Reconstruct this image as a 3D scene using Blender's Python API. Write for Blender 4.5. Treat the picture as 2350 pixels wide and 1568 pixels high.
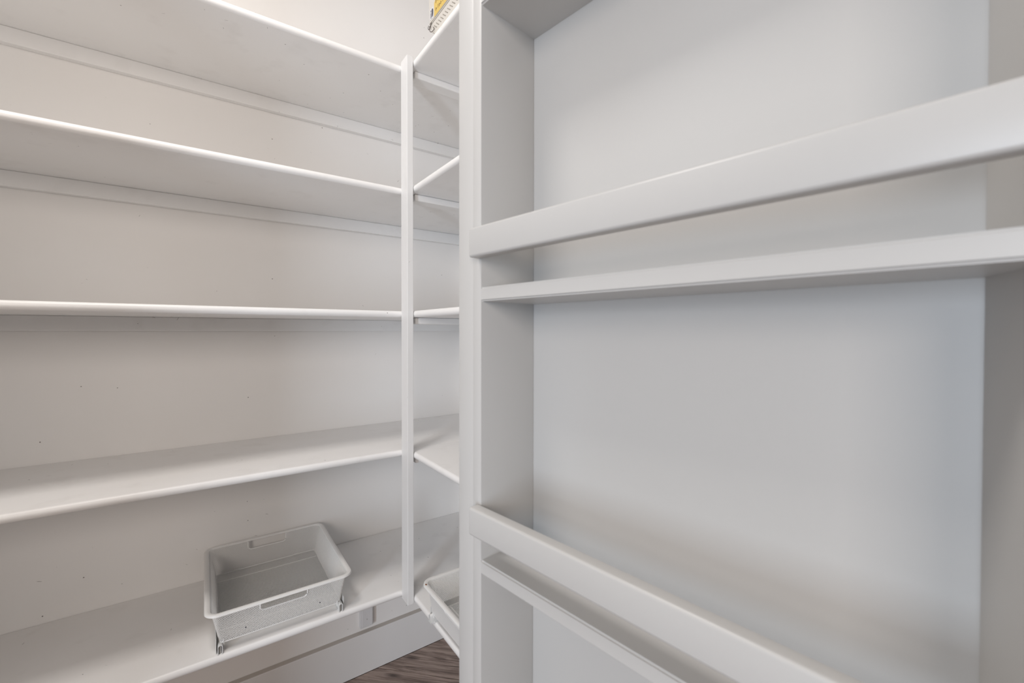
import bpy, bmesh, math, random
from mathutils import Vector, Matrix, noise
random.seed(7)
D = bpy.data
for o in list(D.objects): D.objects.remove(o)
SC = bpy.context.scene
COL = SC.collection

# ------------------------------------------------------------------ camera
H = 1.266                                   # lens height above the floor
YAW, PITCH, ROLL = math.radians(35.25), math.radians(-0.733), math.radians(0.074)
FPX = 1001.55
fw = Vector((math.sin(YAW), math.cos(YAW), 0)); rt = Vector((math.cos(YAW), -math.sin(YAW), 0)); up = Vector((0, 0, 1))
fw2 = fw*math.cos(PITCH) + up*math.sin(PITCH); up2 = up*math.cos(PITCH) - fw*math.sin(PITCH)
rt3 = rt*math.cos(ROLL) + up2*math.sin(ROLL); up3 = up2*math.cos(ROLL) - rt*math.sin(ROLL)
cam = D.cameras.new('camera'); co = D.objects.new('camera', cam); COL.objects.link(co)
m = Matrix((rt3, up3, -fw2)).transposed().to_4x4(); m.translation = Vector((0, 0, H))
co.matrix_world = m
cam.sensor_fit = 'HORIZONTAL'; cam.sensor_width = 36.0; cam.lens = 36.0*FPX/2350
cam.shift_y = -11.84/2350; cam.clip_start = 0.01
cam.dof.use_dof = True; cam.dof.focus_distance = 1.6; cam.dof.aperture_fstop = 6.0
SC.camera = co

# ------------------------------------------------------------------ world, lights, exposure
w = D.worlds.new('world'); SC.world = w; w.use_nodes = True
w.node_tree.nodes['Background'].inputs[0].default_value = (0.97, 0.98, 1.0, 1)
w.node_tree.nodes['Background'].inputs[1].default_value = 0.04

def area(name, loc, target, sx, sy, power, color):
    l = D.lights.new(name, 'AREA'); l.shape = 'RECTANGLE'; l.size = sx; l.size_y = sy
    l.energy = power; l.color = color
    o = D.objects.new(name, l); COL.objects.link(o); o.location = loc
    o.rotation_euler = (Vector(target) - Vector(loc)).to_track_quat('-Z', 'Y').to_euler()
    return o
area('daylight_window', (-2.35, -1.1, 1.05), (0.45, 1.3, 0.75), 0.30, 1.6, 47, (0.78, 0.88, 1.0))
area('ceiling_lamp', (-0.35, 0.68, 2.66), (-0.35, 0.68, 0), 0.35, 0.35, 11.8, (1.0, 0.955, 0.91))
area('front_fill', (-1.5, -1.75, 1.95), (0.1, 1.6, 1.0), 1.1, 0.9, 30, (1.0, 0.905, 0.83))  # unseen fill, added to brighten the back wall and shelf bays

SC.view_settings.view_transform = 'Standard'
SC.view_settings.look = 'None'
SC.view_settings.gamma = 1.0
SC.view_settings.use_curve_mapping = False
SC.view_settings.exposure = 0.03

# ------------------------------------------------------------------ materials
def N(nt, t, **k):
    n = nt.nodes.new(t)
    for a, b in k.items():
        if a.startswith('i_'): n.inputs[a[2:].replace('_', ' ')].default_value = b
        else: setattr(n, a, b)
    return n

def paint(name, col, rough=0.42, specks=0.0, scratch=0.0, bump=0.05, dirt=0.0, seed=0.0):
    mt = D.materials.new(name); mt.use_nodes = True; nt = mt.node_tree; L = nt.links.new
    bs = nt.nodes['Principled BSDF']; bs.inputs['Roughness'].default_value = rough
    geo = N(nt, 'ShaderNodeNewGeometry')
    mp = N(nt, 'ShaderNodeMapping'); mp.inputs['Location'].default_value = (seed, seed*1.7, seed*.6)
    L(geo.outputs['Position'], mp.inputs['Vector'])
    pos = mp.outputs['Vector']
    cur = None
    # very faint hand-painted unevenness
    nz = N(nt, 'ShaderNodeTexNoise'); nz.inputs['Scale'].default_value = 2.2; nz.inputs['Detail'].default_value = 3
    L(pos, nz.inputs['Vector'])
    rp = N(nt, 'ShaderNodeValToRGB'); L(nz.outputs['Fac'], rp.inputs['Fac'])
    rp.color_ramp.elements[0].position = .3; rp.color_ramp.elements[1].position = .7
    rp.color_ramp.elements[0].color = (col[0]*.975, col[1]*.965, col[2]*.955, 1)
    rp.color_ramp.elements[1].color = (col[0], col[1], col[2], 1)
    cur = rp.outputs['Color']
    def mixin(maskout, dark, cur):
        mx = N(nt, 'ShaderNodeMix', data_type='RGBA')
        L(maskout, mx.inputs['Factor']); L(cur, mx.inputs['A']); mx.inputs['B'].default_value = (*dark, 1)
        return mx.outputs['Result']
    def math_(op, a, b):
        q = N(nt, 'ShaderNodeMath', operation=op)
        for i, v in enumerate((a, b)):
            if isinstance(v, (int, float)): q.inputs[i].default_value = v
            else: L(v, q.inputs[i])
        return q.outputs[0]
    # flat 2-D coordinates (x + .31 y, y + z) so that marks land on every painted plane
    sp = N(nt, 'ShaderNodeSeparateXYZ'); L(pos, sp.inputs[0])
    uu = math_('ADD', sp.outputs[0], math_('MULTIPLY', sp.outputs[1], .31)); vv = math_('ADD', sp.outputs[1], sp.outputs[2])
    cb = N(nt, 'ShaderNodeCombineXYZ'); L(uu, cb.inputs[0]); L(vv, cb.inputs[1]); uv = cb.outputs[0]
    if specks:
        vo = N(nt, 'ShaderNodeTexVoronoi', voronoi_dimensions='2D'); vo.inputs['Scale'].default_value = 13
        L(uv, vo.inputs['Vector'])
        sep = N(nt, 'ShaderNodeSeparateColor'); L(vo.outputs['Color'], sep.inputs[0])
        keep = math_('LESS_THAN', sep.outputs[0], specks)
        rad = math_('MULTIPLY', math_('ADD', sep.outputs[1], .35), 0.016)
        dot = math_('LESS_THAN', vo.outputs['Distance'], rad)
        msk = math_('MULTIPLY', math_('MULTIPLY', keep, dot), 0.8)
        cur = mixin(msk, (.12, .10, .09), cur)
    if scratch:
        # short straight nicks: stretched dots in several directions, gathered in patches
        big = N(nt, 'ShaderNodeTexNoise'); big.inputs['Scale'].default_value = 3.6; big.inputs['Detail'].default_value = 2
        L(pos, big.inputs['Vector'])
        sel = math_('GREATER_THAN', big.outputs['Fac'], 0.53)
        for ang, sc, w_ in ((.5, 17.0, .011), (-.9, 21.0, .010), (1.9, 14.0, .010)):
            m1 = N(nt, 'ShaderNodeMapping'); m1.inputs['Rotation'].default_value = (0, 0, ang); L(uv, m1.inputs['Vector'])
            m2 = N(nt, 'ShaderNodeMapping'); m2.inputs['Scale'].default_value = (1, .13, 1); L(m1.outputs[0], m2.inputs['Vector'])
            v2 = N(nt, 'ShaderNodeTexVoronoi', voronoi_dimensions='2D'); v2.inputs['Scale'].default_value = sc; L(m2.outputs[0], v2.inputs['Vector'])
            s2 = N(nt, 'ShaderNodeSeparateColor'); L(v2.outputs['Color'], s2.inputs[0])
            dsh = math_('LESS_THAN', v2.outputs['Distance'], math_('MULTIPLY', s2.outputs[1], w_))
            msk = math_('MULTIPLY', math_('MULTIPLY', dsh, sel), math_('LESS_THAN', s2.outputs[0], .85))
            cur = mixin(math_('MULTIPLY', msk, scratch), (.20, .18, .17), cur)
    if dirt:
        dn = N(nt, 'ShaderNodeTexNoise'); dn.inputs['Scale'].default_value = 14; dn.inputs['Detail'].default_value = 6
        L(pos, dn.inputs['Vector'])
        r2 = N(nt, 'ShaderNodeMapRange'); r2.inputs['From Min'].default_value = .58; r2.inputs['From Max'].default_value = .75
        r2.inputs['To Max'].default_value = dirt; L(dn.outputs['Fac'], r2.inputs['Value'])
        cur = mixin(r2.outputs[0], (.42, .38, .34), cur)
    L(cur, bs.inputs['Base Color'])
    if bump:
        bn = N(nt, 'ShaderNodeTexNoise'); bn.inputs['Scale'].default_value = 260; bn.inputs['Detail'].default_value = 2
        L(pos, bn.inputs['Vector'])
        b = N(nt, 'ShaderNodeBump'); b.inputs['Strength'].default_value = bump; b.inputs['Distance'].default_value = .0006
        L(bn.outputs['Fac'], b.inputs['Height']); L(b.outputs['Normal'], bs.inputs['Normal'])
    return mt

def plain(name, col, rough=.5, metal=0.0):
    mt = D.materials.new(name); mt.use_nodes = True; nt = mt.node_tree
    bs = nt.nodes['Principled BSDF']
    nz = N(nt, 'ShaderNodeTexNoise'); nz.inputs['Scale'].default_value = 60
    rp = N(nt, 'ShaderNodeValToRGB'); nt.links.new(nz.outputs['Fac'], rp.inputs['Fac'])
    rp.color_ramp.elements[0].color = (*[c*.94 for c in col], 1); rp.color_ramp.elements[1].color = (*col, 1)
    nt.links.new(rp.outputs['Color'], bs.inputs['Base Color'])
    bs.inputs['Roughness'].default_value = rough; bs.inputs['Metallic'].default_value = metal
    return mt

def wood(name):
    mt = D.materials.new(name); mt.use_nodes = True; nt = mt.node_tree; L = nt.links.new
    bs = nt.nodes['Principled BSDF']; bs.inputs['Roughness'].default_value = .5
    geo = N(nt, 'ShaderNodeNewGeometry'); oi = N(nt, 'ShaderNodeObjectInfo')
    mp = N(nt, 'ShaderNodeMapping'); mp.inputs['Rotation'].default_value = (0, 0, math.radians(45))
    L(geo.outputs['Position'], mp.inputs['Vector'])
    off = N(nt, 'ShaderNodeCombineXYZ'); mu = N(nt, 'ShaderNodeMath', operation='MULTIPLY'); mu.inputs[1].default_value = 37.0
    L(oi.outputs['Random'], mu.inputs[0]); L(mu.outputs[0], off.inputs['X']); L(mu.outputs[0], off.inputs['Z'])
    ad = N(nt, 'ShaderNodeVectorMath', operation='ADD'); L(mp.outputs['Vector'], ad.inputs[0]); L(off.outputs[0], ad.inputs[1])
    st = N(nt, 'ShaderNodeMapping'); st.inputs['Scale'].default_value = (1.6, 26, 1); L(ad.outputs[0], st.inputs['Vector'])
    n1 = N(nt, 'ShaderNodeTexNoise'); n1.inputs['Scale'].default_value = 3.2; n1.inputs['Detail'].default_value = 8; n1.inputs['Roughness'].default_value = .65; n1.inputs['Distortion'].default_value = .5
    L(st.outputs[0], n1.inputs['Vector'])
    rp = N(nt, 'ShaderNodeValToRGB'); L(n1.outputs['Fac'], rp.inputs['Fac'])
    e = rp.color_ramp.elements; e[0].position = .33; e[0].color = (.10, .068, .056, 1); e[1].position = .66; e[1].color = (.50, .375, .32, 1)
    k = e.new(.47); k.color = (.29, .215, .18, 1); k = e.new(.56); k.color = (.45, .35, .30, 1)
    st2 = N(nt, 'ShaderNodeMapping'); st2.inputs['Scale'].default_value = (6, 16, 1); L(ad.outputs[0], st2.inputs['Vector'])
    vo = N(nt, 'ShaderNodeTexVoronoi'); vo.inputs['Scale'].default_value = .9; L(st2.outputs[0], vo.inputs['Vector'])
    mr = N(nt, 'ShaderNodeMapRange'); mr.inputs['From Min'].default_value = .05; mr.inputs['From Max'].default_value = .22
    mr.inputs['To Min'].default_value = .75; mr.inputs['To Max'].default_value = 0; L(vo.outputs['Distance'], mr.inputs['Value'])
    mx = N(nt, 'ShaderNodeMix', data_type='RGBA'); L(mr.outputs[0], mx.inputs['Factor']); L(rp.outputs['Color'], mx.inputs['A']); mx.inputs['B'].default_value = (.035, .022, .018, 1)
    L(mx.outputs['Result'], bs.inputs['Base Color'])
    b = N(nt, 'ShaderNodeBump'); b.inputs['Strength'].default_value = .25; b.inputs['Distance'].default_value = .001
    L(n1.outputs['Fac'], b.inputs['Height']); L(b.outputs['Normal'], bs.inputs['Normal'])
    return mt

WALL = paint('wall_paint', (.905, .89, .875), .50, specks=.10, scratch=.60, bump=.12)
SHELF = paint('shelf_paint', (.90, .892, .885), .38, specks=.16, scratch=.60, dirt=.10, seed=3.1)
POST = paint('post_paint', (.80, .797, .795), .38, specks=.2, scratch=.4, seed=9.0)
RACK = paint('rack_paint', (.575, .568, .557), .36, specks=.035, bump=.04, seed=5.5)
BASE = paint('baseboard_paint', (.85, .845, .84), .40, specks=.10, seed=1.2)
CEIL = paint('ceiling_paint', (.90, .89, .88), .7, bump=.2)
WOOD = wood('laminate_wood')
WIRE = plain('white_coated_steel', (.88, .872, .855), .38)
STEEL = plain('white_track_steel', (.78, .78, .77), .32)
GREYP = plain('grey_plastic', (.45, .44, .42), .5)
CARD = plain('box_card', (.64, .61, .56), .55)
YEL = plain('yellow_label', (.70, .50, .13), .5)
INK = plain('dark_ink', (.045, .045, .07), .5)
BRINK = plain('brown_ink', (.30, .20, .07), .6)
GRINK = plain('grey_ink', (.33, .30, .26), .6)
LABELW = plain('label_white', (.70, .70, .72), .4)
PLASTIC = plain('white_plastic', (.76, .755, .76), .35)
DUST = plain('shelf_dust', (.58, .54, .50), .9)
GAP = plain('dark_gap', (.10, .08, .07), .8)
SPOT = plain('rust_chip', (.30, .14, .08), .7)

# ------------------------------------------------------------------ helpers
def finish(name, bm, mat, parent=None, smooth=False, loc=None):
    bmesh.ops.recalc_face_normals(bm, faces=bm.faces[:])
    me = D.meshes.new(name); bm.to_mesh(me); bm.free(); me.materials.append(mat)
    if smooth:
        for p in me.polygons: p.use_smooth = True
        me.set_sharp_from_angle(angle=math.radians(35))
    o = D.objects.new(name, me); COL.objects.link(o)
    if parent: o.parent = parent
    if loc: o.location = loc
    return o

def box(bm, x0, x1, y0, y1, z0, z1, bev=0.0, seg=2, mtx=None):
    b = bmesh.new()
    bmesh.ops.create_cube(b, size=1)
    for v in b.verts:
        v.co = Vector(((x0+x1)/2 + v.co.x*(x1-x0), (y0+y1)/2 + v.co.y*(y1-y0), (z0+z1)/2 + v.co.z*(z1-z0)))
    if bev:
        bmesh.ops.bevel(b, geom=b.edges[:], offset=bev, segments=seg, affect='EDGES', profile=.5)
    if mtx: b.transform(mtx)
    me = D.meshes.new('t'); b.to_mesh(me); b.free(); bm.from_mesh(me); D.meshes.remove(me)

def prism(bm, prof, axis, a, b):
    """profile list of (u,v); axis 'x': u=y v=z ; axis 'y': u=x v=z"""
    def P(u, v, t): return (t, u, v) if axis == 'x' else ((u, t, v) if axis == 'y' else (u, v, t))
    A = [bm.verts.new(P(u, v, a)) for u, v in prof]; B = [bm.verts.new(P(u, v, b)) for u, v in prof]
    n = len(prof)
    for i in range(n): bm.faces.new((A[i], A[(i+1) % n], B[(i+1) % n], B[i]))
    bm.faces.new(A); bm.faces.new(B)

def tag(o, label=None, cat=None, group=None, kind=None):
    if label: o['label'] = label
    if cat: o['category'] = cat
    if group: o['group'] = group
    if kind: o['kind'] = kind
    return o
def empty(name, loc=(0, 0, 0), rz=0.0):
    o = D.objects.new(name, None); COL.objects.link(o); o.location = loc; o.rotation_euler = (0, 0, rz); o.empty_display_size = .05
    return o
def struct(name, bm, mat, parent=None): 
    o = finish(name, bm, mat, parent)
    if not parent: o['kind'] = 'structure'
    return o

# ------------------------------------------------------------------ measures (metres)
F, B, G, T = 1.2324, 1.6352, 0.4934, 0.019
XR = G + .400                                # right wall face
XL = -1.0
SZ = [H+.7738, H+.4177, H+.0574, H-.3516, H-.7698]     # tops of the five shelves
CEILZ = 2.74
YN = -.90

# ------------------------------------------------------------------ structure
bm = bmesh.new(); box(bm, XL-.12, XR+.12, B, B+.12, 0, CEILZ); struct('wall_back', bm, WALL)
bm = bmesh.new(); box(bm, XR, XR+.12, YN-.12, B, 0, CEILZ); struct('wall_right', bm, WALL)
bm = bmesh.new(); box(bm, XL-.12, XL, .5, B, 0, CEILZ); struct('wall_left', bm, WALL)
# diagonal front wall (line x + y = -.5) with the doorway the camera looks through
S2 = math.sqrt(.5)
def diag(p0, p1, z0, z1, th=.11):
    bm = bmesh.new()
    nx, ny = -S2*th, -S2*th
    prism(bm, [(p0[0], p0[1]), (p1[0], p1[1]), (p1[0]+nx, p1[1]+ny), (p0[0]+nx, p0[1]+ny)], 'z', z0, z1)
    return bm
JL, JR = (-.88, .38), (.36, -.86)
bm = diag((XL, .5), JL, 0, CEILZ)
me = D.meshes.new('t'); b2 = diag(JL, JR, 2.42, CEILZ); b2.to_mesh(me); b2.free(); bm.from_mesh(me); D.meshes.remove(me)
struct('wall_front', bm, WALL)
bm = bmesh.new(); box(bm, .36, XR, YN-.12, YN+.0, 0, CEILZ); struct('wall_front_right', bm, WALL)
bm = bmesh.new(); prism(bm, [(XL-.12, B+.12), (XR+.12, B+.12), (XR+.12, YN-.12), (.28, YN-.12), (XL-.12, .42)], 'z', CEILZ, CEILZ+.08)
struct('ceiling', bm, CEIL)
bm = bmesh.new(); box(bm, -5, XR+.12, -5, B+.12, -.06, -.008); floor = struct('floor', bm, WOOD)

# floor planks, laid on the diagonal, clipped to the pantry outline
poly = [(XL, B-.0205), (XR-.0205, B-.0205), (XR-.0205, YN), (.40, YN), (XL, .50)]
def clip(pts, n, c):        # keep n.p <= c
    out = []
    for i in range(len(pts)):
        p, q = pts[i], pts[(i+1) % len(pts)]
        dp, dq = n[0]*p[0]+n[1]*p[1]-c, n[0]*q[0]+n[1]*q[1]-c
        if dp <= 0: out.append(p)
        if (dp < 0 < dq) or (dq < 0 < dp):
            t = dp/(dp-dq); out.append((p[0]+(q[0]-p[0])*t, p[1]+(q[1]-p[1])*t))
    return out
PW, PL = .178, 1.2
q0 = 1.514
for r in range(-11, 3):
    qa, qb = q0+r*PW+.0006, q0+(r+1)*PW-.0006
    start = -2.0 + ((r*.43) % 1.0)*PL
    for k in range(4):
        sa, sb = start+k*PL+.0006, start+(k+1)*PL-.0006
        # q along (1,1)/sqrt2, s along (1,-1)/sqrt2
        c4 = [((q+s)*S2, (q-s)*S2) for q, s in ((qa, sa), (qb, sa), (qb, sb), (qa, sb))]
        if (c4[1][0]-c4[0][0])*(c4[2][1]-c4[0][1])-(c4[1][1]-c4[0][1])*(c4[2][0]-c4[0][0]) > 0: c4 = c4[::-1]
        for i in range(len(poly)):
            p, q = poly[i], poly[(i+1) % len(poly)]
            n = (-(q[1]-p[1]), q[0]-p[0]); c = n[0]*p[0]+n[1]*p[1]
            c4 = clip(c4, n, c) if c4 else c4
        if len(c4) < 3: continue
        bm = bmesh.new(); prism(bm, c4, 'z', -.008, 0)
        bmesh.ops.recalc_face_normals(bm, faces=bm.faces[:])
        top = [e for e in bm.edges if all(abs(v.co.z) < 1e-6 for v in e.verts)]
        bmesh.ops.bevel(bm, geom=top, offset=.0012, segments=1, affect='EDGES')
        finish('floor_plank', bm, WOOD, floor)

def baseboard(name, axis, a, b, face, s, h=.148, th=.0202):
    # s=+1: board stands in front of (below) 'face'
    bm = bmesh.new()
    f = face - th
    prof = [(face, .001), (f, .001), (f, h-.0015), (f+.0015, h), (face, h)]
    prism(bm, prof, axis, a, b); o = struct(name, bm, BASE)
    bm = bmesh.new(); prism(bm, [(face-.0002, h+.0001), (f+.002, h+.0001), (f+.004, h+.0012), (face-.0002, h+.0022)], axis, a, b)
    c = finish('dust_line', bm, DUST, o); c['label'] = 'grey brown dust and caulk along the top edge'
    return o
baseboard('baseboard_back', 'x', XL, XR, B, 1)
baseboard('baseboard_right', 'y', YN, B-.0205, XR, 1)

# ------------------------------------------------------------------ pantry shelves
def nosed(front, back, z, t=T, seg=8):
    r = t/2; pts = [(back, z), (back, z-t)]
    for i in range(seg+1):
        a = -math.pi/2 - math.pi*i/seg
        pts.append((front + r*.75 + r*.75*math.cos(a), z - r + r*math.sin(a)))
    return pts
ORD = ['topmost', 'second from top', 'middle', 'fourth from top', 'lowest']
LLAB = ['topmost long white shelf on the back wall, left of the corner post',
        'second long white shelf from the top on the back wall, left run',
        'middle long white shelf on the back wall, seen edge on near eye level',
        'long white shelf on the back wall just above the one with the mesh drawer',
        'lowest long white shelf on the back wall, carrying the left mesh drawer']
RLAB = ['topmost short white shelf right of the corner post, under the printed box',
        'second short white shelf from the top, right of the corner post',
        'middle short white shelf right of the corner post, near eye level',
        'short white shelf right of the corner post, fourth from the top',
        'lowest short white shelf right of the corner post, carrying the half hidden mesh drawer']
for i, z in enumerate(SZ):
    e = empty('wall_shelf', (0, 0, z-T)); tag(e, LLAB[i], 'shelf', 'long shelves on the back wall')
    bm = bmesh.new(); prism(bm, nosed(F, B-.0014, T), 'x', XL+.001, XR-.001); 
    finish('shelf_board', bm, SHELF, e, smooth=True)
    bm = bmesh.new(); box(bm, XL+.001, XR-.001, B-.0201, B-.0001, -.0402, -.0002, .0012, 1); finish('back_cleat', bm, SHELF, e)
    e = empty('wall_shelf', (0, 0, z-T)); tag(e, RLAB[i], 'shelf', 'short shelves on the right wall')
    bm = bmesh.new(); prism(bm, nosed(G, XR-.001, T), 'y', YN+.001, F-.0005)
    finish('shelf_board', bm, SHELF, e, smooth=True)
    bm = bmesh.new(); box(bm, G+.0125, XR-.021, F-.027, F+.014, -.0195, -.0002, .003, 2); finish('joint_cleat', bm, SHELF, e)
    bm = bmesh.new(); box(bm, XR-.0201, XR-.0011, YN+.001, F-.03, -.0402, -.0002, .0012, 1); finish('wall_cleat', bm, SHELF, e)

bm = bmesh.new(); box(bm, G-.0195, G-.0012, F-.0460, F+.0005, SZ[4]-.019-.002, SZ[0]+.007, .0012, 2)
o = finish('corner_post', bm, POST); tag(o, 'narrow white wooden post tying the shelf fronts together at the inner corner', 'post')

# ------------------------------------------------------------------ blank cover box on the back wall
e = empty('outlet_box', (.487, B, .168)); tag(e, 'small white electrical cover plate on the wall under the lowest long shelf', 'outlet')
bm = bmesh.new(); box(bm, -.0235, .0235, -.017, -.0002, 0, .115, .0012, 2); finish('back_box', bm, PLASTIC, e)
bm = bmesh.new(); box(bm, -.0175, .0205, -.0192, -.0168, .004, .111, .001, 2); finish('cover_plate', bm, PLASTIC, e)
bm = bmesh.new(); bmesh.ops.create_uvsphere(bm, u_segments=10, v_segments=6, radius=.0018)
finish('screw', bm, GREYP, e, loc=(.0, -.0194, .03))

# ------------------------------------------------------------------ mesh drawers
def rrect(hx, hy, r, n=7, cx=0, cy=0):
    pts = []
    for qx, qy, a0 in ((1, -1, -90), (1, 1, 0), (-1, 1, 90), (-1, -1, 180)):
        for i in range(n+1):
            a = math.radians(a0 + 90*i/n)
            pts.append((cx+qx*(hx-r)+r*math.cos(a), cy+qy*(hy-r)+r*math.sin(a)))
    return pts
class Loop:
    def __init__(s, pts):
        s.p = pts+[pts[0]]; s.l = [0]
        for a, b in zip(s.p, s.p[1:]): s.l.append(s.l[-1]+math.dist(a, b))
        s.L = s.l[-1]
    def at(s, t):
        t = (t % 1.0)*s.L
        import bisect
        i = min(max(bisect.bisect_right(s.l, t)-1, 0), len(s.p)-2)
        k = (t-s.l[i])/max(s.l[i+1]-s.l[i], 1e-9)
        a, b = s.p[i], s.p[i+1]
        return (a[0]+(b[0]-a[0])*k, a[1]+(b[1]-a[1])*k)
HX, HY, RZ, BZ = .1685, .2000, .103, .022
BX, BY = .1390, .1760
FWD = 0.0
WR = .00047
def seg_wire(vs, fs, a, b, nrm, r=WR):
    a, b = Vector(a), Vector(b); d = (b-a).normalized(); nrm = Vector(nrm); s = d.cross(nrm).normalized()*r; u = nrm*r*.8
    i = len(vs)
    for p in (a, b):
        for q in (s+u, s-u, -s-u, -s+u): vs.append(p+q)
    for k in range(4): fs.append((i+k, i+(k+1) % 4, i+4+(k+1) % 4, i+4+k))
top = Loop(rrect(HX-.0125, HY-.0125, .019)); bot = Loop(rrect(BX, BY, .010))
def wall_pt(u, v):
    a, b = bot.at(u), top.at(u)
    bow = 0.0
    return Vector((a[0]+(b[0]-a[0])*v, a[1]+(b[1]-a[1])*v, BZ+(RZ-.003-BZ)*v))
HOLEX, HOLEV = .054, .66
def in_hole(p, v):
    return abs(p.x) < HOLEX and v > HOLEV and abs(p.y) > HY*.8
def mesh_from(name, vs, fs, mat, parent):
    me = D.meshes.new(name); me.from_pydata([tuple(v) for v in vs], [], fs); me.update(); me.materials.append(mat)
    o = D.objects.new(name, me); COL.objects.link(o); o.parent = parent
    return o
def tube(bm, pts, r, n=6, closed=False):
    rings = []
    P = [Vector(p) for p in pts]; m = len(P)
    for i, p in enumerate(P):
        a = P[i-1] if (i > 0 or closed) else P[i]; b = P[(i+1) % m] if (i < m-1 or closed) else P[i]
        d = (b-a).normalized(); ref = Vector((0, 0, 1)) if abs(d.z) < .9 else Vector((1, 0, 0))
        s = d.cross(ref).normalized(); t = s.cross(d)
        rings.append([bm.verts.new(p + s*r*math.cos(2*math.pi*k/n) + t*r*math.sin(2*math.pi*k/n)) for k in range(n)])
    for i in range(m if closed else m-1):
        A, C = rings[i], rings[(i+1) % m]
        for k in range(n): bm.faces.new((A[k], A[(k+1) % n], C[(k+1) % n], C[k]))
    if not closed: bm.faces.new(rings[0]); bm.faces.new(rings[-1])

def make_drawer(name, solid_front=False):
    e = empty(name)
    # rim: flat flange with a rolled outer lip
    bm = bmesh.new()
    prof = [(0.0, -.0050), (.0012, -.0008), (.0045, .0006), (.0085, .0002), (.0118, -.0012), (.0130, -.0040), (.0112, -.0042), (.0080, -.0018), (.0045, -.0014), (.0022, -.0026), (.0014, -.0052)]
    rings = []
    for off, dz in prof:
        rings.append([bm.verts.new((x, y, RZ+dz)) for x, y in rrect(HX-off, HY-off, max(.030-off, .004), 9)])
    n = len(rings[0])
    for i in range(len(rings)):
        A, C = rings[i], rings[(i+1) % len(rings)]
        for k in range(n): bm.faces.new((A[k], A[(k+1) % n], C[(k+1) % n], C[k]))
    finish('rim', bm, WIRE, e, smooth=True)
    # wire mesh walls
    vs, fs = [], []
    NW = 330; SEG = 13; SL = .082/1.28          # lean of the wires (fraction of the perimeter over the wall height)
    for sgn in (-1, 1):
        for k in range(NW):
            u0 = k/NW
            prev = None
            for i in range(SEG+1):
                v = i/SEG; u = u0+sgn*SL*v*.62; p = wall_pt(u, v)
                if prev is not None:
                    mid = (prev+p)/2; vm = v-.5/SEG
                    skip = in_hole(mid, vm) or (solid_front and mid.y < -BY*.97 and abs(mid.x) < BX)
                    if not skip:
                        nr = Vector((mid.x/HX if abs(mid.x)/HX > abs(mid.y)/HY else 0, mid.y/HY if abs(mid.y)/HY >= abs(mid.x)/HX else 0, 0))
                        nr = nr.normalized() if nr.length > 0 else Vector((0, 1, 0))
                        seg_wire(vs, fs, prev, p, nr)
                prev = p
    tag(mesh_from('wire_mesh_wall', vs, fs, WIRE, e), kind='stuff')
    # wire mesh floor
    vs, fs = [], []
    step = .0058; z = BZ
    hx, hy = BX-.001, BY-.001
    c = -(hx+hy)
    while c < hx+hy:
        for sgn in (1, -1):
            x0, x1 = max(-hx, c-hy) if sgn == 1 else max(-hx, -c-hy), min(hx, c+hy) if sgn == 1 else min(hx, -c+hy)
            # line: y = c - x (sgn 1) ; y = c + x (sgn -1)
            if sgn == 1: xa, xb = max(-hx, c-hy), min(hx, c+hy); pa, pb = (xa, c-xa, z), (xb, c-xb, z)
            else: xa, xb = max(-hx, -hy-c), min(hx, hy-c); pa, pb = (xa, c+xa, z), (xb, c+xb, z)
            if xb > xa+.001: seg_wire(vs, fs, pa, pb, (0, 0, 1), WR*1.15)
        c += step
    tag(mesh_from('wire_mesh_floor', vs, fs, WIRE, e), kind='stuff')
    # bottom frame and seams
    bm = bmesh.new(); tube(bm, [(x, y, BZ) for x, y in rrect(BX, BY, .010, 4)], .0016, 6, True)
    finish('bottom_frame', bm, WIRE, e, smooth=True)
    for s in (-1, 1):
        bm = bmesh.new(); box(bm, -BX+.004, BX-.004, s*(BY-.050)-.0015, s*(BY-.050)+.0015, BZ-.0008, BZ+.0012); finish('floor_seam', bm, WIRE, e)
    # hand holes
    for s in (-1, 1):
        bm = bmesh.new()
        pts = []
        vv = HOLEV; r = .010
        def W(x, v):
            yy = BY+(HY-.0125-BY)*v
            return (x, s*yy, BZ+(RZ-.003-BZ)*v)
        dv = r/(RZ-.003-BZ)
        pts.append(W(-HOLEX, .98)); pts.append(W(-HOLEX, vv+dv))
        for i in range(1, 6):
            a = math.radians(90*i/6); pts.append(W(-HOLEX+r-r*math.cos(a), vv+dv-dv*math.sin(a)))
        pts.append(W(-HOLEX+r, vv)); pts.append(W(HOLEX-r, vv))
        for i in range(1, 6):
            a = math.radians(90*i/6); pts.append(W(HOLEX-r+r*math.sin(a), vv+dv-dv*math.cos(a)))
        pts.append(W(HOLEX, vv+dv)); pts.append(W(HOLEX, .98))
        tube(bm, pts, .0022, 6); finish('hand_hole_frame', bm, WIRE, e, smooth=True)
    if solid_front:
        bm = bmesh.new()
        def Q(x, v, o): return (x, -(BY+(HY-.0125-BY)*v)-o, BZ+(RZ-.003-BZ)*v)
        for (xa, xb, va, vb) in ((-BX, -HOLEX, 0, 1), (HOLEX, BX, 0, 1), (-HOLEX, HOLEX, 0, HOLEV)):
            q = [bm.verts.new(Q(*t)) for t in ((xa, va, 0), (xb, va, 0), (xb, vb, 0), (xa, vb, 0), (xa, va, .0015), (xb, va, .0015), (xb, vb, .0015), (xa, vb, .0015))]
            for f in ((0, 1, 2, 3), (4, 5, 6, 7), (0, 1, 5, 4), (1, 2, 6, 5), (2, 3, 7, 6), (3, 0, 4, 7)): bm.faces.new([q[k] for k in f])
        o = finish('front_panel', bm, WIRE, e); o['label'] = 'smooth solid white front panel with a hand hole'
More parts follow.
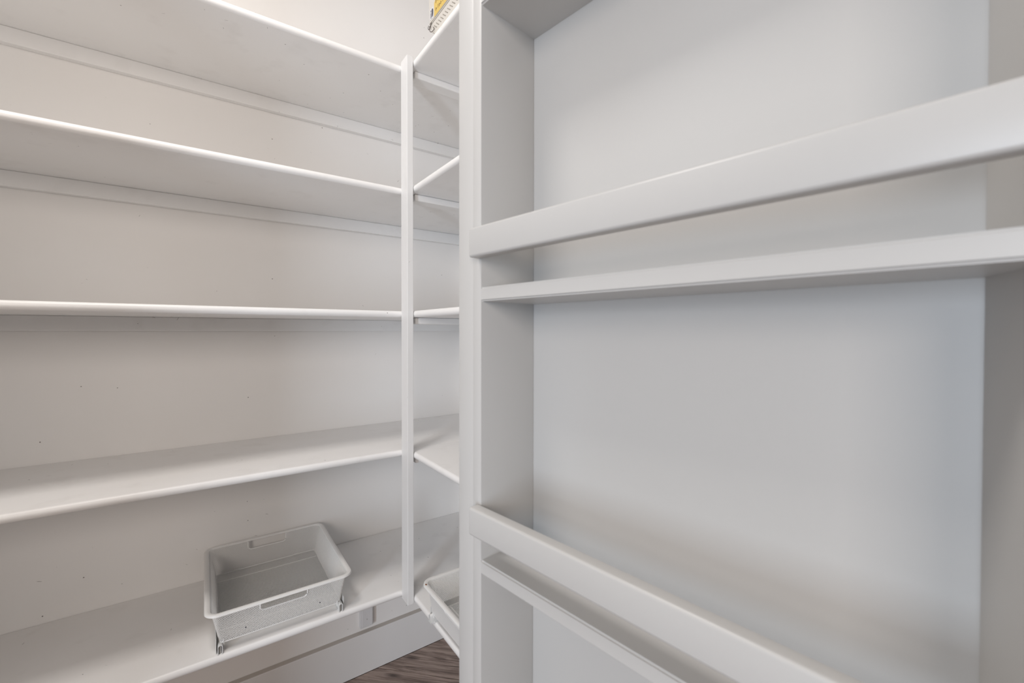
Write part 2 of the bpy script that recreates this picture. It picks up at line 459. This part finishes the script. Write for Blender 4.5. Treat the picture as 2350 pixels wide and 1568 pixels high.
    # slide tracks that carry the drawer
    for s in (-1, 1):
        t = D.objects.new('slide_track', None); COL.objects.link(t); t.parent = e
        bm = bmesh.new(); x = s*(BX+.0015)
        xo = x+s*.0045
        box(bm, min(xo, xo+s*.0014), max(xo, xo+s*.0014), -BY-.004, BY, .0006, .036, .0005, 1)           # outer web
        box(bm, min(x-s*.010, xo), max(x-s*.010, xo), -BY+.002, BY, .0004, .0022, .0004, 1)              # foot
        t2 = finish('track_channel', bm, STEEL, t)
        # front stop: arched cap
        bm = bmesh.new()
        r = .0052; cx = x-s*.003; zt = .0225
        arc = [(cx-r, .0005)]+[(cx-r*math.cos(math.pi*i/8), zt-r+r*math.sin(math.pi*i/8)) for i in range(9)]+[(cx+r, .0005)]
        inn = [(cx+(px-cx)*.66, .0005 if pz < .001 else (zt-r)+(pz-zt+r)*.66) for px, pz in arc]
        m_ = len(arc)
        y0, y1 = -BY-.010, -BY+.030
        VA = [[bm.verts.new((px, y, pz)) for px, pz in L_] for L_ in (arc, inn) for y in (y0, y1)]
        for i in range(m_-1):
            bm.faces.new((VA[0][i], VA[0][i+1], VA[1][i+1], VA[1][i])); bm.faces.new((VA[2][i], VA[2][i+1], VA[3][i+1], VA[3][i]))
            bm.faces.new((VA[0][i], VA[0][i+1], VA[2][i+1], VA[2][i])); bm.faces.new((VA[1][i], VA[1][i+1], VA[3][i+1], VA[3][i]))
        finish('track_cap', bm, STEEL, t, smooth=True)
        bm = bmesh.new(); box(bm, cx-r*.5, cx+r*.5, y0+.004, y0+.012, .0012, zt-r*.9, .001, 1); finish('track_wheel', bm, GREYP, t)
        bm = bmesh.new(); box(bm, min(cx-s*.0052, cx-s*.0095), max(cx-s*.0052, cx-s*.0095), -BY-.002, -BY+.012, .014, .030, .0008, 1); finish('clip_tab', bm, STEEL, t)
    for sx in (-1, 1):
        bm = bmesh.new(); bmesh.ops.create_uvsphere(bm, u_segments=8, v_segments=6, radius=.0016)
        p = Vector((sx*.085, -(BY+(HY-.0125-BY)*.25), BZ+.019)); finish('screw', bm, INK, e, loc=p)
        bm = bmesh.new(); tube(bm, [(sx*.085+.007*math.cos(math.radians(a)), BY+.001-.006*abs(math.sin(math.radians(a))), BZ+.004) for a in range(0, 181, 30)], .0012, 5); finish('wire_clip', bm, WIRE, e, smooth=True)
    return e
e = make_drawer('mesh_drawer')
e.location = (.1650, 1.4225, SZ[4]); tag(e, 'white wire mesh drawer with two hand holes on the lowest long shelf, fully in view', 'drawer', 'mesh drawers on the lowest shelves')
e = make_drawer('mesh_drawer', True)
e.location = (G+.1735, .9175, SZ[4]); e.rotation_euler = (0, 0, -math.pi/2)
tag(e, 'white wire mesh drawer right of the corner post, half hidden behind the rack', 'drawer', 'mesh drawers on the lowest shelves')
bm = bmesh.new(); bmesh.ops.create_uvsphere(bm, u_segments=8, v_segments=5, radius=.0026)
for v in bm.verts: v.co.z *= .25; v.co.x *= 1.5
o = finish('chip_mark', bm, SPOT, e, loc=(-.140, -.1945, RZ+.0006)); o['label'] = 'small brown chip in the coating of the rim'

# ------------------------------------------------------------------ printed box on the top right shelf
zt = SZ[0]; fx = G+.012
e = empty('printed_box', (fx, 1.108, zt)); tag(e, 'white printed carton with a yellow label on the topmost short shelf', 'box')
bm = bmesh.new()
cp = [(1.1085, .19), (1.1085, .12), (1.1010, .0545), (1.0975, .038), (1.088, .0245), (1.074, .0165), (1.066, .0003), (.70, .0003), (.70, .19)]
prism(bm, [(y-1.108, z) for y, z in cp], 'x', 0, .055); finish('carton', bm, CARD, e)
def face_poly(bm, yz, off=.0006, th=.0006):
    A = [bm.verts.new((-off, y-1.108, z)) for y, z in yz]; Bv = [bm.verts.new((-off+th, y-1.108, z)) for y, z in yz]
    bm.faces.new(A); bm.faces.new(Bv); n = len(yz)
    for i in range(n): bm.faces.new((A[i], A[(i+1) % n], Bv[(i+1) % n], Bv[i]))
bm = bmesh.new(); face_poly(bm, [(1.074, .0585), (1.074, .095), (1.066, .101), (.72, .101), (.72, .0585)]); finish('yellow_label', bm, YEL, e)
bm = bmesh.new(); face_poly(bm, [(1.0985+.002*math.cos(a)+(0 if math.cos(a) > 0 else -.019), .0765+.0155*math.sin(a)) for a in [math.radians(k*30) for k in range(12)]], .0007); finish('logo_plate', bm, LABELW, e)
bm = bmesh.new()
face_poly(bm, [(1.0942, .0655), (1.0942, .0790), (1.0915, .0790), (1.0915, .0655)], .0013)
face_poly(bm, [(1.0942, .0815), (1.0942, .0865), (1.0915, .0865), (1.0915, .0815)], .0013)
face_poly(bm, [(1.0873, .066)]+[(1.0845-.0048*math.sin(math.radians(a)), .0765-.0105*math.cos(math.radians(a))) for a in range(0, 181, 20)]+[(1.0873, .087)], .0013)
finish('logo_mark', bm, INK, e)
bm = bmesh.new()
for z in (.0545, .0490): face_poly(bm, [(1.104, z), (1.104, z+.0010), (.70, z+.0010), (.70, z)], .0009)
finish('ruled_line', bm, GRINK, e)
bm = bmesh.new()
for k in range(28):
    y = 1.0750-k*.01277; face_poly(bm, [(y, .0356), (y-.0014, .0368), (y-.0170, .0240), (y-.0156, .0228)], .0009)
tag(finish('tick_mark', bm, GRINK, e), kind='stuff')
bm = bmesh.new(); random.seed(3)
for row, z in enumerate((.0885, .0690)):
    y = 1.064
    while y > .74:
        wd = random.uniform(.003, .008); hh = random.uniform(.006, .0105)
        face_poly(bm, [(y, z), (y, z+hh), (y-wd*.45, z+hh), (y-wd*.45, z)], .0012)
        if random.random() < .7: face_poly(bm, [(y-wd*.45, z+hh*.4), (y-wd*.45, z+hh*.65), (y-wd, z+hh*.65), (y-wd, z+hh*.4)], .0012)
        y -= wd+random.choice((.003, .003, .007))
tag(finish('label_print', bm, BRINK, e), kind='stuff')
bm = bmesh.new()
tube(bm, [(-.003, y-1.108, z) for y, z in ((1.1035, .051), (1.106, .047), (1.1045, .041), (1.0985, .0375), (1.0925, .042), (1.0885, .048), (1.0855, .051))], .0010, 6)
tube(bm, [(-.0035, y-1.108, z) for y, z in ((1.094, .045), (1.0962, .0415), (1.0965, .038), (1.0958, .0345), (1.0940, .031), (1.0910, .0277), (1.087, .025), (1.082, .0229), (1.077, .0218), (1.073, .0215), (1.0702, .0222), (1.0693, .0248), (1.0705, .028), (1.074, .0305))], .0009, 6)
finish('wire_clasp', bm, GAP, e, smooth=True)

# ------------------------------------------------------------------ swing-out rack panel (right half of the view)
YD = math.radians(-43.28+35.25)
rd = Vector((math.sin(YD), math.cos(YD), 0)); rn = Vector((math.cos(YD), -math.sin(YD), 0))
RM = Matrix((rd, -rn, Vector((0, 0, 1)))).transposed().to_4x4()   # local x = along the panel (far), local y = towards the viewer side, z up
if RM.to_3x3().determinant() < 0: print('flip')
NF, NB = .3643, .4643
rk = empty('rack_panel'); rk.matrix_world = RM
rk.location = rn*NF
tag(rk, 'white painted rack panel with railed ledges standing at the right, filling half the view', 'rack')
# local: x=s, y=-(n-NF)
ZB, ZTOP = .012, 2.13
DEP = NB-NF
SF = .4463                                   # inner face of the far side board
def rbox(name, x0, x1, y0, y1, z0, z1, bev=.0012, seg=2, label=None):
    bm = bmesh.new(); box(bm, x0, x1, y0, y1, z0, z1, bev, seg); o = finish(name, bm, RACK, rk, smooth=True)
    if label: o['label'] = label
    return o
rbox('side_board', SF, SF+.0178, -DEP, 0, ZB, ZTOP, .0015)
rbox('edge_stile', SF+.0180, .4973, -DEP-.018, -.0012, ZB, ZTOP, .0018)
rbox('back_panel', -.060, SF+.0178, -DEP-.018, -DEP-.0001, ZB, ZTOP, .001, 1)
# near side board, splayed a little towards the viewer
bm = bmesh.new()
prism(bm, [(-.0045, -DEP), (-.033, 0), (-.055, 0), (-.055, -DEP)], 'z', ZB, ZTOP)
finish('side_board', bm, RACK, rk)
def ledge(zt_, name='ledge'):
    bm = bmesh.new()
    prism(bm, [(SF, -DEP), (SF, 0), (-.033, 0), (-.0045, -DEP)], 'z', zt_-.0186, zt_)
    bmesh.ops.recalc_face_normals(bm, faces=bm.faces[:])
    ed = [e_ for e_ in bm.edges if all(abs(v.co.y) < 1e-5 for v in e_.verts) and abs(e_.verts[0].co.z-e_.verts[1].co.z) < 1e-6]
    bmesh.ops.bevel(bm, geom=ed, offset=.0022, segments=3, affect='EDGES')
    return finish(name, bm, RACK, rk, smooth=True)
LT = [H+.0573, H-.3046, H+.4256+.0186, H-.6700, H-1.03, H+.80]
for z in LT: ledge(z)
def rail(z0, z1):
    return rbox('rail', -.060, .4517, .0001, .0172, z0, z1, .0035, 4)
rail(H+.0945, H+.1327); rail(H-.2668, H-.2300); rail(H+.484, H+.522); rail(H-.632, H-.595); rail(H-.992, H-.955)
